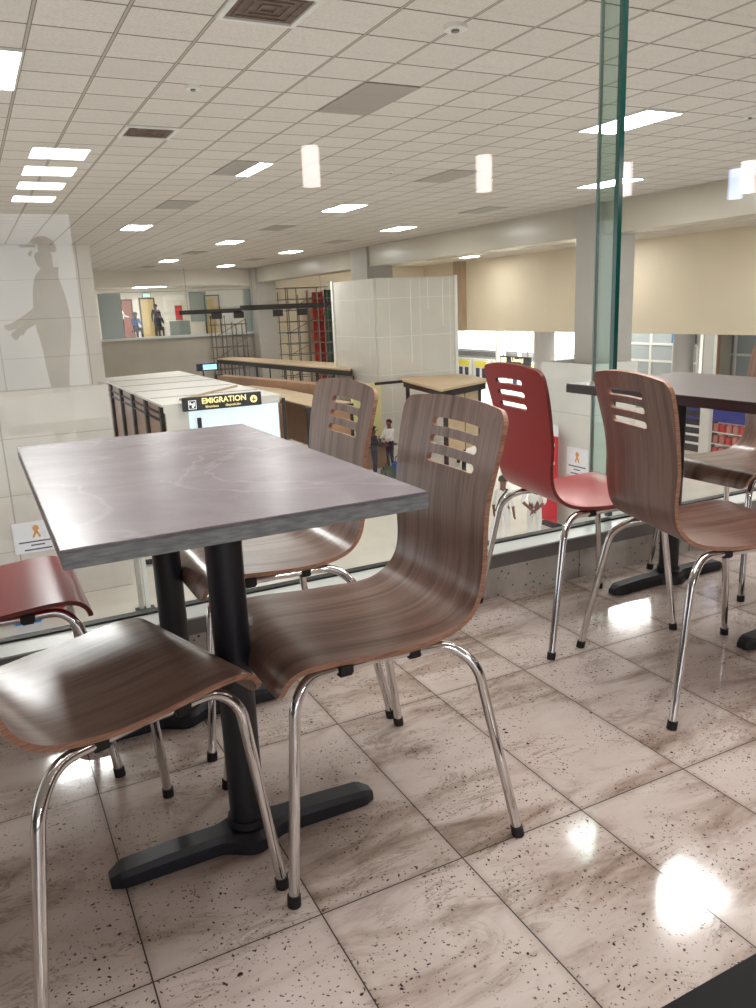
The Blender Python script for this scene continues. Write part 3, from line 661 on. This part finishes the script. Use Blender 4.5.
def sheet(name, label, u0, u1, v, z0, z1, mat, cat):
    bm = bmesh.new(); n = 24; rows = []
    for i in range(n+1):
        x = u0+(u1-u0)*i/n; y = v+.06*math.sin(i*1.9)+.03*math.sin(i*4.3)
        rows.append([bm.verts.new((x, y, z0)), bm.verts.new((x, y, (z0+z1)/2)), bm.verts.new((x, y, z1))])
    for a, b in zip(rows, rows[1:]):
        for k in (0, 1): bm.faces.new((a[k], b[k], b[k+1], a[k+1]))
    bmesh.ops.solidify(bm, geom=bm.faces[:], thickness=.02); o = fin(bm, name, mat, None, True, 60); tag(o, label, cat)
sheet('hanging_sheet', 'tall red sheet hanging behind the scaffold by the far wall', 16.7, 17.35, 40.4, LOW, 1.9, plain('red_tarpaulin', srgb(206, 66, 56), .6), 'sheet')
sheet('hanging_sheet', 'dark green corrugated sheet beside the red one', 17.4, 18.8, 40.4, LOW, 2.0, M['green'], 'sheet')
# strips with red object near the corridor end post
t = thing('fire_hose_reel', 'small red reel beside the white end post of the far opening', 'hose reel', (14.1, 40.2, 1.0)); cyl('reel', (-.1, 0, 0), (.4, 0, .02), .2, M['redp'], t, 16); cyl('wheel_hub', (.1, -.22, 0), (.1, -.3, 0), .1, M['silver'], t, 12); box('wall_bracket', -.05, .2, .05, .3, -1.3, .55, M['darksteel'], t)
# long plank platform
t = thing('work_platform', 'long plywood-topped platform above the far scaffolds', 'platform', (0, 0, 0))
pl = [(10.75, 38.6), (11.8, 39.3), (13.55, 28.7), (12.15, 26.2)]
def prism(name, poly, z0, z1, mat, parent=None):
    bm = bmesh.new(); a = [bm.verts.new((x, y, z0)) for x, y in poly]; b = [bm.verts.new((x, y, z1)) for x, y in poly]
    bm.faces.new(a); bm.faces.new(b[::-1]); n = len(poly)
    for i in range(n): bm.faces.new((a[i], a[(i+1) % n], b[(i+1) % n], b[i]))
    return fin(bm, name, mat, parent)
prism('deck', pl, -1.17, -1.12, M['plywood'], t); prism('beam', pl, -1.36, -1.171, M['darksteel'], t)
for i in range(10):
    f = i/9; x = pl[0][0]+.1+(pl[3][0]-pl[0][0])*f; y = pl[0][1]+(pl[3][1]-pl[0][1])*f
    cyl('prop', (x+.1, y+.15, LOW), (x+.1, y+.15, -1.36), .03, M['darksteel'], t, 8)
for i in range(5):
    f = i/4; x = pl[1][0]-.2+(pl[2][0]-pl[1][0])*f; y = pl[1][1]-.3+(pl[2][1]-pl[1][1])*f
    cyl('prop', (x, y, LOW), (x, y, -1.36), .03, M['darksteel'], t, 8)
for z in (-2.0, -2.7): cyl('rail', (pl[0][0]+.15, pl[0][1], z), (pl[3][0]+.15, pl[3][1]+.15, z), .025, M['rust'], t, 8)

# ------------------------------------------------------------------ emigration booths
t = thing('immigration_booth', 'long white-roofed booth block carrying the black emigration sign', 'booth', (0, 0, 0))
prism('roof', [(4.25, 20.95), (7.55, 20.93), (7.6, 33.2), (4.35, 32.2)], -1.26, -1.20, M['roof'], t)
box('front_wall', 4.35, 4.95, 20.98, 21.05, LOW, -1.26, M['white'], t)
box('lit_glass_front', 4.96, 7.45, 20.98, 21.03, -3.4, -1.42, M['blueglow'], t); box('counter_front', 4.96, 7.45, 20.95, 21.05, LOW, -3.4, M['white'], t)
box('fascia', 4.3, 7.5, 20.93, 20.975, -1.42, -1.265, M['white'], t)
box('side_wall', 7.45, 7.5, 21.05, 33, LOW, -1.26, M['white'], t)
for i in range(4): box('roof_seam', 4.35, 7.5, 22.8+2.4*i, 22.84+2.4*i, -1.199, -1.19, M['metal_grey'], t)
cyl('roof_batten', (4.9, 21.6, -1.17), (7.3, 24.2, -1.17), .035, M['plywood'], t, 6)
bm = bmesh.new(); B(bm, 4.42, 4.48, 21.4, 32.1, LOW, -1.32); fin(bm, 'side_board', plain('pinkish_ply', srgb(196, 166, 146), .6, 0, .4, .1, 2), t)
for i in range(6): box('upright', 4.32, 4.42, 21.5+2.1*i, 21.7+2.1*i, LOW, -1.27, M['darksteel'], t)
for z in (-1.55, -1.75): box('side_rail', 4.36, 4.41, 21.4, 32, z, z+.05, M['darksteel'], t)
cyl('speaker_horn', (5.2, 20.9, -1.62), (5.2, 20.9, -2.0), .06, M['darksteel'], t, 12); cyl('post', (7.6, 20.9, LOW), (7.6, 20.9, -1.3), .05, M['darksteel'], t, 10)
t = thing('emigration_sign', 'black hanging sign reading EMIGRATION in yellow letters', 'sign', (5.85, 20.84, -1.235)); t.rotation_euler = (0, 0, 0)
box('sign_box', -1.08, 1.08, -.05, .05, -.18, .18, M['sign'], t, .008)
text_mesh('lettering', 'EMIGRATION', .205, M['yellow'], t, (.04, -.056, .055), bold=.005)
text_mesh('small_lettering', 'Ithumbao', .095, M['yellow'], t, (-.30, -.056, -.095)); text_mesh('small_lettering', 'disposición', .095, M['yellow'], t, (.28, -.056, -.095))
bm = bmesh.new(); B(bm, -.93, -.72, -.058, -.05, -.13, -.115); B(bm, -.93, -.72, -.058, -.05, .085, .10); B(bm, -.93, -.915, -.058, -.05, -.115, .085); B(bm, -.735, -.72, -.058, -.05, -.115, .085)
B(bm, -.90, -.86, -.058, -.05, -.02, .06); B(bm, -.86, -.80, -.058, -.05, -.02, .02); B(bm, -.84, -.79, -.058, -.05, -.09, -.03); B(bm, -.79, -.76, -.058, -.05, -.06, .05)
fin(bm, 'pictogram', M['whiteink'], t)
cyl('arrow_disc', (.86, -.058, .0), (.86, -.05, .0), .10, M['yellow'], t, 28)
bm = bmesh.new(); B(bm, .845, .875, -.064, -.058, -.06, .06); B(bm, .80, .92, -.064, -.058, -.035, -.015); fin(bm, 'arrow', M['sign'], t)
t = thing('monitor', 'small blue lit screen behind the booth roof', 'screen', (8.1, 31.2, LOW)); box('screen_face', .0, .55, -.03, -.02, 3.3, 3.5, glow('blue_screen', (.1, .45, .9, 1), 1.6), t); box('casing', -.25, .6, -.02, .04, 3.26, 3.54, M['black'], t); cyl('stand', (0, 0, 0), (0, 0, 3.26), .03, M['darksteel'], t, 8)
# brown ply booths to the right of it
t = thing('plywood_booth', 'brown plywood partition box right of the emigration sign', 'booth', (0, 0, LOW))
box('panel', 8.75, 9.95, 21.6, 21.66, .9, 2.62, M['brownply'], t); box('rear_panel', 8.0, 8.06, 22, 30, .6, 2.75, M['brownply'], t); prism('top_board', [(8.7, 21.6), (9.98, 21.6), (9.9, 29.5), (8.6, 29.5)], 2.66, 2.7, M['plywood'], t)
for x in (8.55, 8.68, 9.97): box('upright', x, x+.07, 21.56, 21.64, 0, 2.66, M['darksteel'], t)
box('head_rail', 8.5, 10.05, 21.54, 21.6, 2.58, 2.67, M['darksteel'], t); box('side_panel', 9.98, 10.03, 21.7, 29.5, .9, 2.62, M['brownply'], t)
t = thing('plywood_partition', 'long brown plywood partition top between booth and platform', 'partition', (0, 0, LOW))
prism('board', [(8.9, 32.5), (9.3, 32.9), (11.0, 25.0), (10.5, 24.6)], 1.5, 2.95, M['brownply'], t); box('cap_rail', 8.9, 9.2, 32.3, 32.6, 0, 3.0, M['darksteel'], t)
t = thing('wood_topped_counter', 'wide counter with pale wooden top and black frame behind the red chair', 'counter', (0, 0, 0))
prism('top', [(11.95, 19.6), (14.6, 20.9), (15.1, 23.4), (12.8, 23.8)], -1.40, -1.33, M['plywood'], t); prism('apron', [(12.3, 19.95), (14.45, 21.0), (14.9, 23.3), (12.9, 23.6)], -1.62, -1.401, M['darksteel'], t)
for (x, y) in ((12.45, 20.2), (14.3, 21.15), (14.8, 23.2), (12.95, 23.4), (13.4, 20.7)): box('leg', x-.05, x+.05, y-.05, y+.05, LOW, -1.62, M['darksteel'], t)
prism('front_board', [(12.55, 20.2), (14.2, 21.05), (14.18, 21.1), (12.53, 20.25)], -3.4, -1.65, M['plywood'], t)
box('bracket_rail', 11.7, 12.9, 23.3, 23.37, -1.45, -1.36, M['darksteel'], t)
t = thing('yellow_board', 'pale yellow board standing between the two brown chair backs', 'board', (0, 0, LOW)); box('board', 11.2, 12.35, 24.2, 24.25, 1.1, 2.95, M['yellowpanel'], t)
for x in (11.25, 12.25): box('leg', x, x+.05, 24.25, 24.3, 0, 2.8, M['darksteel'], t)
t = thing('desk', 'dark desk below the pale yellow board', 'desk', (10.95, 23.5, LOW)); box('top', .1, 1.6, 0, .6, .85, .9, plain('brown_desk', srgb(96, 62, 48), .4), t); box('front', .15, 1.5, .4, .45, .05, .85, M['brownply'], t)
for x in (.2, 1.4): box('leg', x, x+.06, .05, .11, 0, .85, M['darksteel'], t)
t = thing('luggage_bag', 'blue bag on the floor beside the standing dark figure', 'bag', (11.75, 22.3, LOW)); box('body', -.05, .45, -.15, .15, .0, .55, M['blue'], t, .06); tube('handle', smooth_path([(.05, 0, .53), (.05, 0, .72), (.35, 0, .72), (.35, 0, .53)], .06), .015, M['black'], t)
t = thing('luggage_bag', 'dark green bag beside the blue one', 'bag', (11.3, 21.95, LOW)); box('body', -.2, .25, -.15, .15, .0, .5, plain('olive_fabric', srgb(72, 84, 66), .8), t, .08); tube('handle', smooth_path([(-.05, 0, .48), (-.05, 0, .6), (.12, 0, .6), (.12, 0, .48)], .05), .015, M['black'], t)
# hoardings
t = thing('column_hoarding', 'tall white boarded enclosure around the middle column', 'hoarding', (0, 0, 0))
box('front_board', 12.6, 15.75, 24.75, 24.85, LOW, 1.98, M['hoard'], t); box('side_board', 12.55, 12.65, 24.85, 28.3, LOW, 1.98, M['hoard'], t); box('corner_strip', 15.7, 15.82, 24.7, 24.8, LOW, 2.02, M['white'], t); box('corner_strip', 12.5, 12.62, 28.2, 28.35, LOW, 2.02, M['white'], t)
for (x, z0, z1) in ((13.9, -.9, 1.98), (14.6, .9, 1.98), (15.2, .3, 1.9)): box('tape_strip', x, x+.03, 24.735, 24.75, z0, z1, M['white'], t)
t = thing('column_hoarding', 'low white boarded box around the base of the right column', 'hoarding', (0, 0, 0))
box('side_board', 12.55, 12.62, 14.1, 15.75, LOW, -.42, M['hoard2'], t); box('front_board', 12.55, 13.95, 14.02, 14.1, LOW, -.42, M['hoard2'], t); box('end_board', 13.9, 13.97, 14.1, 15.75, LOW, -.46, M['hoard2'], t); box('back_board', 12.55, 13.95, 15.75, 15.82, LOW, -.42, M['hoard2'], t)
def poster(label, u, v, z, w_, h_, rz=0, face='W'):
    t = thing('poster', label, 'poster', (u, v, z), rz); box('sheet', -w_/2, w_/2, -.012, 0, -h_/2, h_/2, M['paper'], t)
    bm = bmesh.new(); y0, y1 = -.018, -.012
    for a in (25, -25):
        B(bm, -.02, .02, y0, y1, -.12, .1, 0, Matrix.Translation((.0, 0, h_*.2)) @ Matrix.Rotation(math.radians(a), 4, 'Y') @ Matrix.Translation((.0, 0, -.03)))
    CYL(bm, (0, y0-.001, h_*.2+.05), (0, y1, h_*.2+.05), .06, 16); fin(bm, 'emblem', M['orange'], t)
    bm = bmesh.new()
    for i, (zz, ww) in enumerate(((-.12, .4), (-.2, .15), (-.30, .3))): B(bm, -w_*ww, w_*ww, y0, y1, zz*h_/.7, zz*h_/.7+.025)
    fin(bm, 'text_lines', M['ink'], t)
poster('white notice with orange emblem on the low hoarding behind the red chair', 12.53, 14.4, -2.73, .75, .68, -PI/2)
t = thing('banner_stand', 'red and white vertical banner beside the low white hoarding', 'banner', (12.3, 15.12, LOW), -PI/2)
box('banner', -.28, .28, -.03, .0, .1, 2.25, M['redboard'], t); box('header', -.28, .28, -.032, .0, 2.26, 2.52, M['paper'], t); cyl('dot', (.1, -.04, 2.39), (.1, -.03, 2.39), .035, M['ink'], t, 12)
for i, z in enumerate((2.05, 1.9, 1.6, 1.48)): box('text_line', -.17, .2-.05*(i % 2), -.036, -.03, z-.04, z+.03, M['paper'], t)
box('foot', -.3, .3, -.15, .15, 0, .04, M['darksteel'], t)
t = thing('column_hoarding', 'long white hoarding at left below eye level with notice on it', 'hoarding', (0, 0, LOW)); box('front_board', -9, 2.35, 16.5, 16.6, 0, 4.2, M['white_wall'], t); box('end_board', 2.3, 2.35, 16.6, 17.6, 0, 4.2, M['white_wall'], t)
poster('white notice with orange emblem at left, above the red chair seat', .66, 16.48, -3.05, .85, .62)
def bin_(label, u, v, w_, h_, mat, txt=None):
    t = thing('bin', label, 'bin', (u, v, LOW)); box('body', -w_/2, w_/2, -w_*.4, w_*.4, 0, h_-.05, mat, t, .03); box('lid', -w_/2-.01, w_/2+.01, -w_*.42, w_*.42, h_-.05, h_, mat, t, .015)
    if txt: text_mesh('lettering', txt, .13, M['paper'], t, (0, -w_*.41-.004, h_*.7))
bin_('blue bin with pale lettering on the lower floor at left', .25, 15.5, .5, .75, M['blue'], 'BLUE')
bin_('red bin right of the blue one at left edge', .78, 15.9, .34, .6, M['redp'])
t = thing('trolley_rail', 'grey metal trolley end at the left edge below the red seat', 'trolley', (-.45, 15.6, LOW)); tube('rail', smooth_path([(-.6, 0, .1), (-.6, 0, .62), (.3, 0, .62), (.3, 0, .1)], .08), .03, M['silver'], t)
for x in (-.6, .3): cyl('wheel', (x, -.04, .07), (x, .04, .07), .07, M['rubber'], t, 16)
box('shelf', -.55, .25, -.2, .2, .2, .25, M['silver'], t)
t = thing('steel_stanchion', 'steel upright with clamp seen between red seat and table post', 'stanchion', (2.27, 14.8, LOW)); box('upright', -.08, .0, -.05, .05, .03, 1.6, M['silver'], t); box('upright', .04, .12, -.05, .05, .03, 1.6, M['sill'], t); box('foot', -.15, .2, -.1, .1, 0, .05, M['darksteel'], t)
cyl('clamp', (.1, 0, .95), (.28, 0, .95), .05, M['darksteel'], t, 12); box('clamp_bar', .1, .32, -.03, .03, .86, .9, M['silver'], t)

# ------------------------------------------------------------------ lower hall seen below the right wall
for i, (x, y, r) in enumerate(((25.8, 32.3, .52), (29.5, 41.2, .32), (26.3, 23.9, .42), (30.2, 40.2, .12))):
    struct(cyl('trim_%d' % (30+i), (x, y, LOW), (x, y, -.43), r, plain('grey_round_column', srgb(206, 202, 200), .35) if i == 0 else bpy.data.materials['grey_round_column'], None, 40))
t = thing('glowing_wall_band', 'white wall band made to glow for the bright far hall, under the upper wall', 'added glow', (33, 0, 0)); box('diffuser', 0, .1, 34, 56, -2.35, -.45, glow('white_wall_glow', (1, .99, .97, 1), 1.6), t); box('frame', -.02, .12, 34, 56, -2.45, -2.35, M['metal_grey'], t)  # wall band given emission to stand for the brightness of the far hall
t = thing('check_in_canopy', 'grey slatted canopy band over the far check-in desks', 'canopy', (32.4, 34, 0)); box('band', 0, .5, 0, 22, -2.75, -2.4, plain('grey_slats', srgb(140, 138, 136), .5, 0, .5, .4, 6), t)
for i in range(7):
    t = thing('check_in_booth', 'white check-in booth with yellow header, number %s from the right' % ('one', 'two', 'three', 'four', 'five', 'six', 'seven')[i], 'booth', (31.5, 35.6+2.15*i, LOW), 0, 'check-in booths with yellow headers')
    t['label'] = 'white check-in booth with a yellow header in the far lower hall'
    box('frame', 0, .6, -.95, .95, 0, 1.55, M['white'], t); box('header', -.03, 0, -.7, .7, 1.05, 1.42, plain('yellow_header', srgb(238, 224, 60), .5) if i == 0 else bpy.data.materials['yellow_header'], t)
    for y in (-.45, .3): box('window', -.03, 0, y-.16, y+.26, .1, .95, M['ink'], t)
t = thing('direction_sign', 'black sign with yellow lettering just above the red chair', 'sign', (29.0, 39.0, 0), -PI/2)
box('sign_box', -1.5, 1.5, -.05, .05, -2.95, -2.2, M['sign'], t); text_mesh('lettering', 'Uhamiaji', .34, M['yellow'], t, (.25, -.06, -2.42), bold=.008); text_mesh('lettering', 'Immigration', .30, M['yellow'], t, (.25, -.06, -2.76), bold=.006)
box('arrow_panel', -1.4, -.85, -.058, -.05, -2.75, -2.3, M['yellow'], t); cyl('hanger', (-1.2, 0, -2.2), (-1.2, 0, -.45), .03, M['darksteel'], t, 8); cyl('hanger', (1.2, 0, -2.2), (1.2, 0, -.45), .03, M['darksteel'], t, 8)
def window_grid(n, u, v0, v1, z0, z1, nv, nz):
    d = box('window_%d' % n, u, u+.04, v0, v1, z0, z1, M['winglass']); struct(d); bm = bmesh.new()
    for i in range(nv+1): y = v0+(v1-v0)*i/nv; B(bm, u-.06, u+.0, y-.06, y+.06, z0, z1)
    for i in range(nz+1): z = z0+(z1-z0)*i/nz; B(bm, u-.058, u-.002, v0, v1, z-.05, z+.05)
    fin(bm, 'window_frame', M['white'], d)
window_grid(8, 29, 25.5, 32.5, LOW, -.43, 5, 5); window_grid(9, 27.5, 17, 23.4, LOW, -.43, 6, 4)
struct(box('trim_40', 26.4, 27.2, 22.3, 23.0, LOW, -.43, M['concrete'])); struct(box('trim_41', 26.3, 26.4, 22.15, 22.25, LOW, -.43, M['brownply']))
t = thing('blue_sign', 'blue panel high in the windows right of the glass fin', 'sign', (28.8, 26.2, 0)); box('panel', 0, .06, -.6, .7, -1.15, -.5, plain('blue_panel', srgb(60, 120, 170), .4), t); box('edge_frame', .0, .08, -.65, .75, -1.2, -1.15, M['white'], t)
# shop display seen below the dark table
t = thing('shop_display', 'shop front with blue header and shelves of pink packets below the dark table', 'shop display', (22, 17.0, LOW), -PI/2)
box('header', -1.6, .9, -.05, .05, 1.25, 1.75, M['navy'], t); text_mesh('lettering', 'BAZAAR'[:2]+'R', .42, M['paper'], t, (.25, -.06, 1.48), bold=.012)
box('back_panel', -1.6, .9, .3, .34, 0, 1.25, M['white'], t)
for z in (.1, .5, .9): box('shelf', -1.6, .9, -.02, .3, z-.03, z, M['white'], t)
for k, z in enumerate((.1, .5, .9)):
    for i in range(9):
        x = -1.45+.26*i; o = box('packet', 22+.0, 22+.22, 0, .2, 0, .26+.05*((i*k) % 2), M['pack'] if (i+k) % 3 else M['redp'], None, .02)
        o.location = (0, 17.0-x-.1, LOW+z); tag(o, 'pink or red packet standing on the shelves under the blue header', 'packet', 'packets on the shop shelves')
t = thing('shop_display', 'dark shelf unit with blue signs left of the white frame under the dark table', 'shelf unit', (22.4, 19.6, LOW), -PI/2)
box('carcass', -.6, .5, 0, .4, 0, 1.6, M['darksteel'], t)
for i, z in enumerate((1.5, 1.2, .9, .6, .3)): box('shelf_edge', -.6, .5, -.03, 0, z-.04, z+.04, M['navy'] if i < 2 else M['paper'], t)
struct(box('trim_42', 21.8, 21.95, 18.55, 18.95, LOW, -.3, M['frame_w']))
ceiling_light(30, 30, 'added light strip under the lower far ceiling, brightening the far hall', .5, 6).location = (30, 36, -.43)  # strip added to brighten the far lower hall

for cat_, grp in (('chair', 'bent-ply chairs around the tables'), ('table', 'rectangular cafe tables'), ('vent', 'brown ceiling vents'), ('scaffold', 'scaffolds at the far end of the hall'), ('hoarding', 'white hoardings in the hall'), ('bin', 'bins on the lower floor'), ('bag', 'bags by the standing figure')):
    for o in bpy.data.objects:
        if o.parent is None and o.get('category') == cat_ and not o.get('group') and not o.name.startswith('office'): o['group'] = grp
